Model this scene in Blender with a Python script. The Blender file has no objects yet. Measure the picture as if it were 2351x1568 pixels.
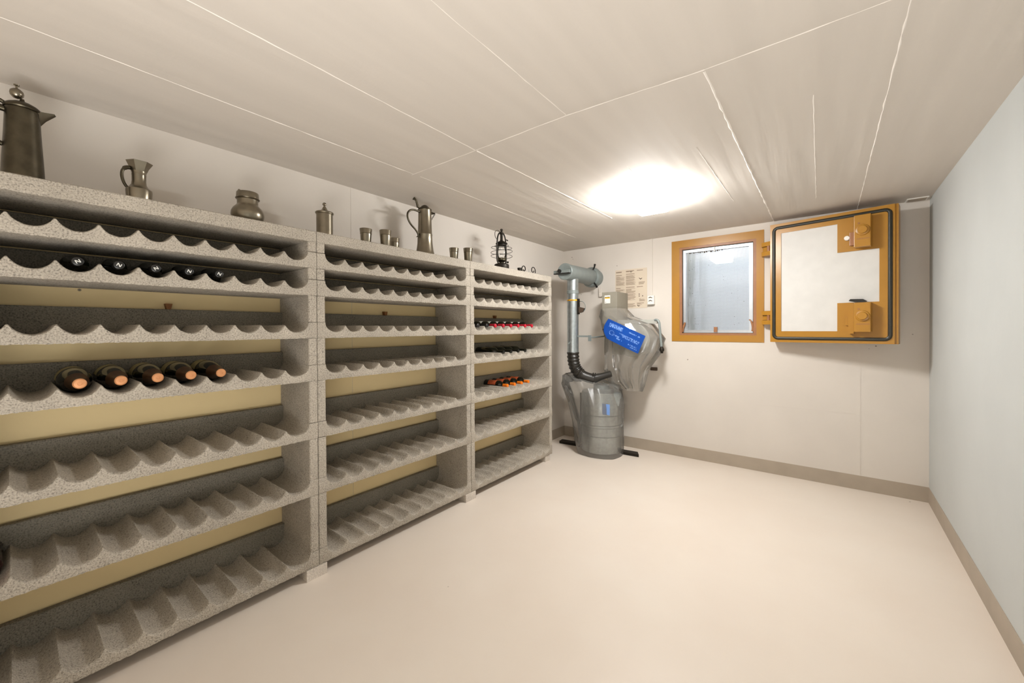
import bpy, bmesh, math, random
from mathutils import Vector, Matrix
random.seed(7)
PI = math.pi
S = bpy.context.scene
COL = S.collection

# ------------------------------------------------------------------ camera, world, light, exposure
IMG_W, IMG_H, F_PX = 2351, 1568, 896.66
cd = bpy.data.cameras.new('camera'); cam = bpy.data.objects.new('camera', cd); COL.objects.link(cam)
cd.sensor_fit = 'HORIZONTAL'; cd.sensor_width = 36.0; cd.lens = F_PX / IMG_W * 36.0
cd.shift_y = -22.7 / IMG_W; cd.clip_start = 0.02
cr = Vector((0.78963332, 0.61355796, -0.00508467)); cu = Vector((-0.00042021, 0.00882767, 0.99996095)); cf = Vector((-0.61357888, 0.78960035, -0.00722844))
CAM = Vector((2.0572, -0.9882, 1.2940))
cam.matrix_world = Matrix(((cr.x, cu.x, -cf.x, CAM.x), (cr.y, cu.y, -cf.y, CAM.y), (cr.z, cu.z, -cf.z, CAM.z), (0, 0, 0, 1)))
S.camera = cam

world = bpy.data.worlds.new('world'); S.world = world; world.use_nodes = True
bg = world.node_tree.nodes['Background']
bg.inputs[0].default_value = (0.78, 0.88, 1.0, 1); bg.inputs[1].default_value = 10.0     # daylight above the light shaft

LAMP_E = 112.0
al = bpy.data.lights.new('rear_fill_light', 'AREA'); al.shape = 'RECTANGLE'; al.size = 1.6; al.size_y = 1.2; al.energy = 46; al.color = (1.0, 0.98, 0.96)
alo = bpy.data.objects.new('rear_fill_light', al); COL.objects.link(alo); alo.location = (2.0, -1.5, 0.35)
alo.rotation_euler = (math.radians(172), 0, 0)     # added fill light, bounced off the ceiling behind the camera

vs = S.view_settings
S.display_settings.display_device = 'sRGB'
vs.view_transform = 'Standard'; vs.look = 'None'; vs.gamma = 1.0; vs.use_curve_mapping = False
vs.exposure = 0.46
S.cycles.use_denoising = True
S.cycles.max_bounces = 12; S.cycles.diffuse_bounces = 6; S.cycles.transparent_max_bounces = 24
S.cycles.sample_clamp_indirect = 6.0

# ------------------------------------------------------------------ room measures (metres)
D, YB, ZC, XR, RANG, YR = 0.354, 3.146, 2.2266, 2.7163, 0.0264, -2.6
BH = 0.1135
U = 1.15
def xr(y): return XR - math.tan(RANG) * (YB - y)

# ------------------------------------------------------------------ helpers
def lin(r, g, b):
    f = lambda c: (c / 255 / 12.92) if c / 255 <= 0.04045 else ((c / 255 + 0.055) / 1.055) ** 2.4
    return (f(r), f(g), f(b), 1)

class NT:
    def __init__(s, name):
        s.m = bpy.data.materials.new(name); s.m.use_nodes = True; s.t = s.m.node_tree
        s.b = s.t.nodes['Principled BSDF']; s.o = s.t.nodes['Material Output']
    def n(s, kind, **kw):
        nd = s.t.nodes.new(kind)
        for k, v in kw.items():
            if k[0] == '_': setattr(nd, k[1:], v)
            else: nd.inputs[k].default_value = v
        return nd
    def l(s, a, b): s.t.links.new(a, b)
    def pos(s, scale=(1, 1, 1), obj=False):
        src = s.n('ShaderNodeTexCoord').outputs['Object'] if obj else s.n('ShaderNodeNewGeometry').outputs['Position']
        mp = s.n('ShaderNodeMapping', Scale=scale); s.l(src, mp.inputs['Vector']); return mp.outputs['Vector']
    def noise(s, vec, scale, detail=3, rough=0.5):
        nd = s.n('ShaderNodeTexNoise', Scale=scale, Detail=detail, Roughness=rough); s.l(vec, nd.inputs['Vector']); return nd.outputs['Fac']
    def ramp(s, fac, stops):
        r = s.n('ShaderNodeValToRGB'); e = r.color_ramp.elements
        while len(e) < len(stops): e.new(0.5)
        for el, (p, c) in zip(e, stops): el.position = p; el.color = c
        s.l(fac, r.inputs[0]); return r.outputs[0]
    def mix(s, fac, a, b, mode='MIX'):
        m = s.n('ShaderNodeMix', _data_type='RGBA', _blend_type=mode)
        for i, v in ((0, fac), (6, a), (7, b)):
            if hasattr(v, 'links') or hasattr(v, 'is_linked'): s.l(v, m.inputs[i])
            else: m.inputs[i].default_value = v
        return m.outputs[2]
    def bump(s, h, strength, dist=0.002, prev=None):
        b = s.n('ShaderNodeBump', Strength=strength, Distance=dist); s.l(h, b.inputs['Height'])
        if prev is not None: s.l(prev, b.inputs['Normal'])
        return b.outputs['Normal']

def plain(name, col, rough=0.5, metal=0.0, var=0.0, vscale=30, bump=0.0, spec=0.5, coat=0.0):
    q = NT(name); b = q.b
    b.inputs['Roughness'].default_value = rough; b.inputs['Metallic'].default_value = metal
    b.inputs['Specular IOR Level'].default_value = spec; b.inputs['Coat Weight'].default_value = coat
    v = q.pos(); f = q.noise(v, vscale, 4)
    k = max(var, 0.001)
    c2 = tuple(min(1, x * (1 + k)) for x in col[:3]) + (1,); c1 = tuple(x * (1 - k) for x in col[:3]) + (1,)
    q.l(q.ramp(f, [(0.3, c1), (0.7, c2)]), b.inputs['Base Color'])
    if bump: q.l(q.bump(f, bump), b.inputs['Normal'])
    return q.m

def wall_paint(name, col, pits=True, brush=(1, 1, 1), rough=0.75):
    q = NT(name); v = q.pos(); b = q.b; b.inputs['Roughness'].default_value = rough; b.inputs['Specular IOR Level'].default_value = 0.25
    big = q.noise(q.pos(brush), 2.2, 5); fine = q.noise(v, 60, 3)
    c1 = tuple(x * 0.955 for x in col[:3]) + (1,)
    c = q.ramp(big, [(0.35, c1), (0.65, col)])
    if pits:
        vo = q.n('ShaderNodeTexVoronoi', Scale=7.0, Randomness=1.0); q.l(v, vo.inputs['Vector'])
        sp = q.ramp(vo.outputs['Distance'], [(0.022, (1, 1, 1, 1)), (0.05, (0, 0, 0, 1))])
        msk = q.ramp(q.noise(v, 1.3, 2), [(0.5, (0, 0, 0, 1)), (0.6, (1, 1, 1, 1))])
        mm = q.n('ShaderNodeMath', _operation='MULTIPLY'); q.l(sp, mm.inputs[0]); q.l(msk, mm.inputs[1])
        c = q.mix(mm.outputs[0], c, lin(120, 108, 98))
    q.l(c, b.inputs['Base Color'])
    n1 = q.bump(big, 0.35, 0.012); q.l(q.bump(fine, 0.12, 0.002, n1), b.inputs['Normal'])
    return q.m

def concrete(name, col, pit=0.75):
    q = NT(name); v = q.pos(); b = q.b; b.inputs['Roughness'].default_value = 0.95; b.inputs['Specular IOR Level'].default_value = 0.1
    g = q.noise(v, 190, 3, 0.6); g2 = q.noise(v, 5, 4)
    vo = q.n('ShaderNodeTexVoronoi', Scale=120.0, Randomness=1.0); q.l(v, vo.inputs['Vector'])
    dk = tuple(x * (1 - pit) for x in col[:3]) + (1,); lt = tuple(min(1, x * 1.28) for x in col[:3]) + (1,)
    c = q.ramp(g, [(0.34, dk), (0.45, tuple(x * 0.8 for x in col[:3]) + (1,)), (0.55, col), (0.72, lt)])
    c = q.mix(0.35, c, q.ramp(g2, [(0.3, tuple(x * 0.72 for x in col[:3]) + (1,)), (0.7, lt)]))
    q.l(c, b.inputs['Base Color'])
    n1 = q.bump(g, 0.8, 0.005); q.l(q.bump(vo.outputs['Distance'], 0.4, 0.004, n1), b.inputs['Normal'])
    return q.m

M = {}
M['wall'] = wall_paint('wall paint', lin(213, 206, 197))
M['ceil'] = wall_paint('ceiling paint', lin(206, 199, 190), pits=False, brush=(5, 0.35, 1))
M['seam'] = wall_paint('ceiling seam paint', lin(236, 230, 222), pits=False)
M['wall_right'] = wall_paint('right wall cool cast', lin(192, 195, 193), pits=False)  # cool HDR cast of the light is put into this wall colour
M['cream'] = wall_paint('cream shade tint', lin(238, 216, 166), pits=True)  # plain wall; its shaded, tone-mapped tint is put into this colour
M['base'] = plain('skirting paint', lin(168, 156, 140), 0.6, var=0.05, vscale=8)
M['concrete'] = concrete('porous concrete', lin(180, 172, 159))
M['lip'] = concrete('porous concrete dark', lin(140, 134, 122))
M['foot'] = concrete('pale foot concrete', lin(214, 205, 194), 0.2)
q = NT('floor paint'); v = q.pos(); fb = q.noise(v, 1.6, 5); ff = q.noise(v, 45, 3)
q.b.inputs['Roughness'].default_value = 0.38; q.b.inputs['Specular IOR Level'].default_value = 0.35
c = q.ramp(fb, [(0.3, lin(221, 209, 196)), (0.7, lin(226, 216, 204))])
vo = q.n('ShaderNodeTexVoronoi', Scale=3.2); q.l(v, vo.inputs['Vector'])
sp = q.ramp(vo.outputs['Distance'], [(0.012, (1, 1, 1, 1)), (0.022, (0, 0, 0, 1))])
q.l(q.mix(sp, c, lin(110, 95, 80)), q.b.inputs['Base Color'])
n1 = q.bump(fb, 0.25, 0.02); q.l(q.bump(ff, 0.08, 0.002, n1), q.b.inputs['Normal']); M['floor'] = q.m
M['orange'] = plain('ochre enamel', lin(166, 118, 38), 0.32, var=0.04, vscale=6)
M['brown'] = plain('brown timber paint', lin(150, 102, 66), 0.4, var=0.1, vscale=14)
M['white'] = plain('white enamel', lin(232, 229, 222), 0.4, var=0.02)
M['infill'] = plain('white concrete infill', lin(206, 204, 199), 0.55, var=0.03, vscale=12, bump=0.05)
M['rubber'] = plain('dark rubber', lin(38, 36, 26), 0.45)
M['black'] = plain('black plastic', lin(26, 25, 23), 0.35)
M['iron'] = plain('wrought iron', lin(40, 35, 28), 0.5, metal=0.6)
M['alu'] = plain('aluminium', lin(206, 212, 218), 0.32, metal=0.85, var=0.03)
M['wire'] = plain('wire mesh metal', lin(150, 153, 156), 0.5, metal=0.3)
M['pewter'] = plain('pewter', lin(138, 130, 114), 0.28, metal=1.0, var=0.12, vscale=22, bump=0.04)
M['pewter_dark'] = plain('tarnished pewter', lin(84, 78, 65), 0.36, metal=1.0, var=0.22, vscale=26, bump=0.06)
M['galv'] = plain('galvanised steel', lin(172, 180, 182), 0.34, metal=0.85, var=0.14, vscale=34)
M['castgrey'] = plain('grey cast enamel', lin(128, 136, 134), 0.42, metal=0.15, var=0.08, vscale=18)
M['boxgrey'] = plain('grey box enamel', lin(138, 133, 120), 0.5, var=0.03)
M['fangrey'] = plain('fan housing enamel', lin(160, 160, 152), 0.45, var=0.05)
M['hose'] = plain('black rubber hose', lin(36, 33, 28), 0.4)
M['yellow'] = plain('yellow label', lin(232, 172, 34), 0.5)
M['paper'] = plain('aged poster paper', lin(208, 194, 174), 0.8, var=0.03, vscale=6)
M['ink'] = plain('faded ink', lin(150, 132, 114), 0.8, var=0.1, vscale=60)
M['ink_dark'] = plain('dark ink', lin(70, 55, 42), 0.8)
M['blue'] = plain('blue print', lin(4, 66, 150), 0.4, var=0.05, vscale=20)
M['blue_text'] = plain('pale print on blue', lin(120, 160, 225), 0.4)
M['green_glass'] = plain('dark bottle glass', lin(14, 15, 8), 0.08, spec=0.6)
M['red_glass'] = plain('dark red bottle', lin(36, 8, 8), 0.1)
M['cap_black'] = plain('black capsule', lin(22, 21, 20), 0.35)
M['cap_mark'] = plain('white print on capsule', lin(225, 225, 220), 0.5)
M['cap_gold'] = plain('peach gold capsule', lin(206, 146, 100), 0.35, metal=0.35, var=0.08, vscale=90)
M['cap_rust'] = plain('copper neck foil', lin(74, 50, 30), 0.4, metal=0.4, var=0.15, vscale=90)
M['cap_red'] = plain('red capsule', lin(176, 22, 44), 0.3)
M['cap_orange'] = plain('orange capsule', lin(228, 118, 14), 0.35)
M['label_olive'] = plain('olive label', lin(164, 152, 108), 0.6)
M['label_white'] = plain('white label', lin(220, 216, 206), 0.6)
M['label_orange'] = plain('orange label', lin(190, 88, 50), 0.5, var=0.2, vscale=70)
M['wedge'] = plain('brown timber wedge', lin(132, 84, 36), 0.6, var=0.15, vscale=60)

q = NT('light shaft concrete'); v = q.pos()
st = q.noise(q.pos((7, 7, 0.7)), 1.6, 5, 0.65)
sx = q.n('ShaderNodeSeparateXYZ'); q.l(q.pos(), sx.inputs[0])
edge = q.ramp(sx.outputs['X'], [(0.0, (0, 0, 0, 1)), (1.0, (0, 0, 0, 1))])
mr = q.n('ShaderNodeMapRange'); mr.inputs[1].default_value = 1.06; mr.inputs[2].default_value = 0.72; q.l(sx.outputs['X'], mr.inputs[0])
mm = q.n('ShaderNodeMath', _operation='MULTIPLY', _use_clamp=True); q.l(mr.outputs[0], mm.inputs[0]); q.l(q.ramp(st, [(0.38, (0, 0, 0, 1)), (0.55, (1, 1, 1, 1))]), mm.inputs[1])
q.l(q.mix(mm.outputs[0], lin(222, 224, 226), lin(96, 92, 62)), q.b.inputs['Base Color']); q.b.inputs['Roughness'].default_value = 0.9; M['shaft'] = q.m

def emit(name, col, e):
    q = NT(name); q.b.inputs['Base Color'].default_value = (0.9, 0.9, 0.9, 1)
    q.b.inputs['Emission Color'].default_value = col; q.b.inputs['Emission Strength'].default_value = e; return q.m
M['lamp'] = emit('lit diffuser', (1.0, 0.99, 0.975, 1), LAMP_E)

def glass_sheet(name, tint=(1, 1, 1, 1), gloss=0.1, rough=0.02, haze=0.0, hazecol=(0.8, 0.8, 0.8, 1)):
    q = NT(name); t = q.t
    tr = q.n('ShaderNodeBsdfTransparent', Color=tint); gl = q.n('ShaderNodeBsdfGlossy', Roughness=rough)
    fr = q.n('ShaderNodeFresnel', IOR=1.5)
    ml = q.n('ShaderNodeMath', _operation='ADD', _use_clamp=True); q.l(fr.outputs[0], ml.inputs[0]); ml.inputs[1].default_value = gloss
    base = tr.outputs[0]
    if haze:
        df = q.n('ShaderNodeBsdfDiffuse', Color=hazecol); tl = q.n('ShaderNodeBsdfTranslucent', Color=hazecol)
        a = q.n('ShaderNodeMixShader', Fac=0.5); q.l(df.outputs[0], a.inputs[1]); q.l(tl.outputs[0], a.inputs[2])
        h = q.n('ShaderNodeMixShader', Fac=haze); q.l(base, h.inputs[1]); q.l(a.outputs[0], h.inputs[2]); base = h.outputs[0]
    mx = q.n('ShaderNodeMixShader'); q.l(ml.outputs[0], mx.inputs[0]); q.l(base, mx.inputs[1]); q.l(gl.outputs[0], mx.inputs[2])
    q.l(mx.outputs[0], q.o.inputs['Surface']); return q.m
M['glass'] = glass_sheet('window glass', gloss=0.05)
M['globe'] = glass_sheet('lantern glass', gloss=0.03)
M['film'] = glass_sheet('thin plastic film', (0.97, 0.965, 0.95, 1), 0.03, 0.10, 0.29, (0.72, 0.69, 0.64, 1))

# ---- mesh builders
def new_obj(name, bm, mat, parent=None, smooth=False):
    me = bpy.data.meshes.new(name); bm.normal_update(); bm.to_mesh(me); bm.free()
    for m in (mat if isinstance(mat, (list, tuple)) else [mat]): me.materials.append(m)
    if smooth:
        me.polygons.foreach_set('use_smooth', [True] * len(me.polygons))
        try: me.set_sharp_from_angle(angle=math.radians(38))
        except Exception: pass
    o = bpy.data.objects.new(name, me); COL.objects.link(o)
    if parent: o.parent = parent
    return o
def tag(o, label=None, cat=None, group=None, kind=None):
    if label: o['label'] = label
    if cat: o['category'] = cat
    if group: o['group'] = group
    if kind: o['kind'] = kind
    return o
def thing(name, loc, label, cat, group=None, rz=0.0):
    o = bpy.data.objects.new(name, None); COL.objects.link(o); o.location = loc; o.rotation_euler = (0, 0, rz); o.empty_display_size = 0.05
    return tag(o, label, cat, group)
def box(bm, x0, x1, y0, y1, z0, z1, bev=0.0):
    x0, x1 = sorted((x0, x1)); y0, y1 = sorted((y0, y1)); z0, z1 = sorted((z0, z1))
    r = bmesh.ops.create_cube(bm, size=1.0); vs_ = r['verts']
    for v in vs_:
        v.co = Vector(((x0 + x1) / 2 + v.co.x * (x1 - x0), (y0 + y1) / 2 + v.co.y * (y1 - y0), (z0 + z1) / 2 + v.co.z * (z1 - z0)))
    if bev:
        es = list({e for v in vs_ for e in v.link_edges})
        bmesh.ops.bevel(bm, geom=es, offset=bev, segments=2, affect='EDGES', profile=0.7)
    return bm
def mkbox(name, dims, mat, parent=None, bev=0.0):
    return new_obj(name, box(bmesh.new(), *dims, bev), mat, parent)
def lathe(bm, prof, seg=32, axis='z', org=(0, 0, 0), closed=True):
    """prof: (radius, height) pairs, swept round the axis"""
    org = Vector(org)
    def P(r, h, a):
        c, s = r * math.cos(a), r * math.sin(a)
        return org + (Vector((c, s, h)) if axis == 'z' else Vector((h, c, s)) if axis == 'x' else Vector((s, h, c)))
    rings = []
    for r, h in prof:
        if r < 1e-6: rings.append([bm.verts.new(P(0, h, 0))])
        else: rings.append([bm.verts.new(P(r, h, 2 * PI * i / seg)) for i in range(seg)])
    for a, b in zip(rings, rings[1:]):
        for i in range(seg):
            j = (i + 1) % seg
            if len(a) == 1 and len(b) == 1: continue
            if len(a) == 1: bm.faces.new((a[0], b[j], b[i]))
            elif len(b) == 1: bm.faces.new((a[i], a[j], b[0]))
            else: bm.faces.new((a[i], a[j], b[j], b[i]))
    if closed:
        for rr in (rings[0], rings[-1]):
            if len(rr) > 2: bm.faces.new(rr)
    bmesh.ops.recalc_face_normals(bm, faces=bm.faces[:])
    return bm
def tube(bm, pts, rad, seg=8, closed=False):
    pts = [Vector(p) for p in pts]; n = len(pts)
    rs = rad if isinstance(rad, (list, tuple)) else [rad] * n
    rings = []; prev = None
    for i, p in enumerate(pts):
        t = (pts[(i + 1) % n] - pts[i - 1]) if closed else (pts[min(i + 1, n - 1)] - pts[max(i - 1, 0)])
        t.normalize()
        if prev is None:
            a = t.orthogonal().normalized()
        else:
            a = prev - t * prev.dot(t)
            a = a.normalized() if a.length > 1e-6 else t.orthogonal().normalized()
        prev = a; b = t.cross(a)
        rings.append([bm.verts.new(p + (a * math.cos(2 * PI * k / seg) + b * math.sin(2 * PI * k / seg)) * rs[i]) for k in range(seg)])
    pairs = list(zip(rings, rings[1:])) + ([(rings[-1], rings[0])] if closed else [])
    for r0, r1 in pairs:
        for k in range(seg):
            j = (k + 1) % seg; bm.faces.new((r0[k], r0[j], r1[j], r1[k]))
    if not closed:
        bm.faces.new(rings[0][::-1]); bm.faces.new(rings[-1])
    bmesh.ops.recalc_face_normals(bm, faces=bm.faces[:])
    return bm
def bez(p0, p1, p2, p3, n=14):
    P = [Vector(p) for p in (p0, p1, p2, p3)]
    return [P[0] * (1 - t) ** 3 + P[1] * 3 * t * (1 - t) ** 2 + P[2] * 3 * t * t * (1 - t) + P[3] * t ** 3 for t in [i / n for i in range(n + 1)]]
def prism(bm, poly, a0, a1, axis='y'):
    """extrude a 2D polygon along an axis; poly coords are the two other axes in order"""
    def P(u, v, a): return Vector((a, u, v)) if axis == 'x' else Vector((u, a, v)) if axis == 'y' else Vector((u, v, a))
    A = [bm.verts.new(P(u, v, a0)) for u, v in poly]; B = [bm.verts.new(P(u, v, a1)) for u, v in poly]
    bm.faces.new(A); bm.faces.new(B[::-1]); n = len(poly)
    for i in range(n): j = (i + 1) % n; bm.faces.new((A[i], B[i], B[j], A[j]))
    bmesh.ops.recalc_face_normals(bm, faces=bm.faces[:]); return bm
def copy_tree(o, parent=None):
    c = o.copy(); COL.objects.link(c)
    if parent: c.parent = parent
    for ch in list(o.children): copy_tree(ch, c)
    return c

# ------------------------------------------------------------------ the room
def struct(name, bm, mat, parent=None): return tag(new_obj(name, bm, mat, parent), kind='structure')
T = 0.2
struct('floor', box(bmesh.new(), -D - T, 3.1, YR - T, YB + T, -0.2, 0), M['floor'])
ceiling = struct('ceiling', box(bmesh.new(), -D - T, 3.1, YR - T, YB + T, ZC, ZC + 0.2), M['ceil'])
wall_left = struct('wall_left', box(bmesh.new(), -D - T, -D, YR - T, YB + T, 0, ZC), M['wall'])
struct('wall_rear', box(bmesh.new(), -D, 3.1, YR - T, YR, 0, ZC), M['wall'])
bm = bmesh.new()
WX0, WX1, WZ0, WZ1 = 0.905, 1.695, 1.16, 2.166         # steel frame outline
HX0, HX1, HZ0, HZ1 = 0.979, 1.637, 1.222, 2.094        # clear opening
for a in ((-D, HX0, YB, YB + 0.3, 0, ZC), (HX1, 3.0, YB, YB + 0.3, 0, ZC), (HX0, HX1, YB, YB + 0.3, 0, HZ0), (HX0, HX1, YB, YB + 0.3, HZ1, ZC)): box(bm, *a)
wall_back = struct('wall_back', bm, M['wall'])
bm = bmesh.new(); prism(bm, [(xr(YB + T), YB + T), (3.1, YB + T), (3.1, YR - T), (xr(YR - T), YR - T)], 0, ZC, 'z')
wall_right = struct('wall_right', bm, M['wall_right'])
# skirting bands
struct('baseboard_back', box(bmesh.new(), -D + 0.002, xr(YB) - 0.002, YB - 0.003, YB, 0.0, BH), M['base'])
struct('baseboard_left', box(bmesh.new(), -D, -D + 0.003, 2.30, YB - 0.003, 0.0, BH), M['base'])
bm = bmesh.new(); prism(bm, [(xr(YB) - 0.003, YB - 0.003), (xr(YB), YB - 0.003), (xr(YR), YR), (xr(YR) - 0.003, YR)], 0, BH, 'z')
struct('baseboard_right', bm, M['base'])
# formwork seams standing proud of the ceiling paint
def seam(x0, y0, x1, y1, w=0.003, h=0.0018, wob=0.003):
    bm = bmesh.new(); n = max(6, int(math.hypot(x1 - x0, y1 - y0) / 0.05)); d = Vector((x1 - x0, y1 - y0, 0)).normalized(); s = Vector((-d.y, d.x, 0)); rows = []
    for i in range(n + 1):
        t = i / n; p = Vector((x0 + (x1 - x0) * t, y0 + (y1 - y0) * t, ZC)) + s * random.uniform(-wob, wob) * 0.5
        ww = w * random.uniform(0.3, 1.2); hh = h * random.uniform(0.3, 1.2)
        rows.append([bm.verts.new(p - s * ww), bm.verts.new(p - Vector((0, 0, hh))), bm.verts.new(p + s * ww)])
    for a, b in zip(rows, rows[1:]):
        bm.faces.new((a[0], a[1], b[1], b[0])); bm.faces.new((a[1], a[2], b[2], b[1]))
    bmesh.ops.recalc_face_normals(bm, faces=bm.faces[:])
    new_obj('formwork_seam', bm, M['seam'], ceiling)
seam(0.13, 0.513, 1.2, 0.516); seam(1.2, 0.516, 1.74, 0.562); seam(1.74, 0.562, 2.62, 0.566)
seam(0.146, -2.5, 0.149, 0.51); seam(0.662, -2.5, 0.655, 0.51); seam(0.655, 0.52, 0.695, 2.15, 0.006, 0.003)
seam(1.737, 0.57, 1.768, 3.14, 0.006, 0.003); seam(2.272, 0.57, 2.318, 3.14); seam(1.193, -2.5, 1.196, 0.51, 0.002, 0.001)
seam(0.15, 0.56, 0.11, 2.6, 0.003, 0.0014); seam(1.57, 1.2, 1.58, 2.3, 0.002, 0.001); seam(1.20, 1.2, 1.18, 1.6, 0.002, 0.001); seam(2.05, 1.0, 2.06, 2.6, 0.002, 0.0008)
# vertical joints on the walls
def wall_joint(parent, dims, mat): new_obj('wall_joint', box(bmesh.new(), *dims), mat, parent)
wall_joint(wall_left, (-D, -D + 0.0015, 0.394, 0.398, 1.76, ZC), M['wall'])
wall_joint(wall_back, (2.335, 2.340, YB - 0.0015, YB, BH, 1.16), M['wall'])
wall_joint(wall_back, (1.30, 2.71, YB - 0.001, YB, 0.598, 0.601), M['wall'])
# added panels behind the racks; cream colour imitates tone-mapped shade on the wall
for a, b in ((-1.6, 0.3945), (0.3975, 2.285)):
    new_obj('shade_tint_panel', box(bmesh.new(), -D, -D + 0.002, a, b, 0, 1.752), M['cream'], wall_left)
# light shaft outside the window
bm = bmesh.new()
for a in ((0.55, 2.05, YB + 0.95, YB + 1.05, 0.9, 3.2), (0.45, 0.55, YB + 0.3, YB + 1.05, 0.9, 3.2), (2.05, 2.15, YB + 0.3, YB + 1.05, 0.9, 3.2), (0.45, 2.15, YB + 0.3, YB + 1.05, 0.8, 0.9), (0.45, 2.15, YB + 0.2, YB + 0.3, 2.43, 3.2)): box(bm, *a)
struct('trim_1', bm, M['shaft'])

# ------------------------------------------------------------------ window
def ring_poly(bm, o, i, y0, y1):
    for a in ((o[0], i[0], o[2], o[3]), (i[1], o[1], o[2], o[3]), (i[0], i[1], o[2], i[2]), (i[0], i[1], i[3], o[3])):
        box(bm, a[0], a[1], y0, y1, a[2], a[3])
    return bm
win = tag(bpy.data.objects.new('window_1', None), kind='structure'); COL.objects.link(win); win.location = (1.3, YB, 1.16)
def wchild(name, bm, mat, parent=None):
    for v in bm.verts: v.co -= Vector((1.3, YB, 1.16))
    return new_obj(name, bm, mat, parent or win)
wchild('steel_frame', ring_poly(bmesh.new(), (WX0, WX1, WZ0, WZ1), (HX0, HX1, HZ0, HZ1), YB - 0.006, YB), M['orange'])
wchild('inner_frame', ring_poly(bmesh.new(), (HX0, HX1, HZ0, HZ1), (HX0 + 0.024, HX1 - 0.024, HZ0 + 0.02, HZ1 - 0.02), YB - 0.002, YB + 0.06), M['brown'])
wchild('gasket', ring_poly(bmesh.new(), (HX0 + 0.022, HX1 - 0.022, HZ0 + 0.018, HZ1 - 0.018), (HX0 + 0.030, HX1 - 0.030, HZ0 + 0.024, HZ1 - 0.026), YB + 0.02, YB + 0.06), M['rubber'])
G = (1.032, 1.578, 1.272, 2.042)
wchild('sash', ring_poly(bmesh.new(), (HX0 + 0.029, HX1 - 0.029, HZ0 + 0.023, HZ1 - 0.025), G, YB + 0.024, YB + 0.06), M['alu'])
wchild('glass_pane', box(bmesh.new(), G[0] - 0.003, G[1] + 0.003, YB + 0.036, YB + 0.040, G[2] - 0.003, G[3] + 0.003), M['glass'])
bm = bmesh.new(); z = G[2]
while z < G[3]: box(bm, G[0], G[1], YB + 0.05, YB + 0.0525, z, z + 0.0028); z += 0.0118
x = G[0]
while x < G[1]: box(bm, x, x + 0.0011, YB + 0.0525, YB + 0.0535, G[2], G[3]); x += 0.0118
tag(wchild('insect_screen', bm, M['wire']), kind='stuff')
bm = bmesh.new()
for i in range(46):
    x, z = random.uniform(G[0] + .01, G[1] - .01), random.uniform(G[2] + .02, G[3] - .01); s = random.uniform(0.0012, 0.0038)
    if random.random() < 0.45: x = random.gauss(1.10, 0.03)
    x = min(max(x, G[0] + .004), G[1] - .008)
    box(bm, x, x + s * 1.5, YB + 0.0345, YB + 0.036, z, z + s)
for i in range(16):
    x = G[0] + 0.03 + i * 0.019; box(bm, x, x + random.uniform(.004, .016), YB + 0.0345, YB + 0.036, G[3] - random.uniform(.006, .018), G[3] - .002)
tag(wchild('dirt_speck', bm, M['ink_dark']), kind='stuff')
wchild('clip', box(bmesh.new(), 1.285, 1.299, YB + 0.004, YB + 0.03, 2.028, 2.068, 0.002), M['white'])
wchild('clip', box(bmesh.new(), 1.287, 1.317, YB + 0.004, YB + 0.03, 1.252, 1.302, 0.003), M['brown'])
bm = bmesh.new(); tube(bm, bez((1.580, YB + 0.012, 1.365), (1.600, YB + 0.0, 1.36), (1.615, YB, 1.31), (1.605, YB + 0.01, 1.262)), [0.006] * 5 + [0.010] * 10, 8); wchild('latch', bm, M['brown'])
bm = bmesh.new(); tube(bm, bez((1.026, YB + 0.012, 1.345), (1.022, YB + 0.0, 1.32), (1.008, YB, 1.29), (1.008, YB + 0.01, 1.255)), [0.010] * 8 + [0.007] * 7, 8); wchild('latch', bm, M['brown'])

# ------------------------------------------------------------------ shelter shutter, swung open beside the window
SH_A = math.radians(-11.27); SW = 0.767
sh = thing('shelter_shutter', (1.750, 3.026, 1.17), 'ochre steel blast shutter with white concrete infill, swung open right of the window', 'shutter', rz=SH_A)
def schild(name, bm, mat, parent=None, smooth=False):
    return new_obj(name, bm, mat, parent or sh, smooth)
bm = bmesh.new(); ring_poly(bm, (0, SW, 0, 1.0), (0.079, 0.735, 0.092, 0.918), 0.0, 0.125)
box(bm, SW - 0.001, SW + 0.018, 0.012, 0.125, 0, 1.0); schild('steel_frame', bm, M['orange'])
schild('infill', box(bmesh.new(), 0.079, 0.735, 0.006, 0.099, 0.092, 0.918), M['infill'])
schild('corner_plate', box(bmesh.new(), 0.449, 0.736, -0.001, 0.0055, 0.697, 0.919), M['orange'])
schild('corner_plate', box(bmesh.new(), 0.449, 0.736, -0.001, 0.0055, 0.091, 0.309), M['orange'])
schild('corner_plate', box(bmesh.new(), 0.687, 0.736, -0.001, 0.0055, 0.309, 0.697), M['orange'])
gp = []; gx0, gx1, gz0, gz1, gr = 0.028, 0.744, 0.033, 0.965, 0.03
for cx, cz, a0 in ((gx1 - gr, gz1 - gr, 0), (gx0 + gr, gz1 - gr, 90), (gx0 + gr, gz0 + gr, 180), (gx1 - gr, gz0 + gr, 270)):
    for k in range(6): a = math.radians(a0 + k * 18); gp.append((cx + gr * math.cos(a), -0.002, cz + gr * math.sin(a)))
bm = bmesh.new(); tube(bm, gp, 0.0125, 10, closed=True)
for v in bm.verts: v.co.y = -0.002 + (v.co.y + 0.002) * 0.8
schild('seal', bm, M['rubber'], smooth=True)
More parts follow.
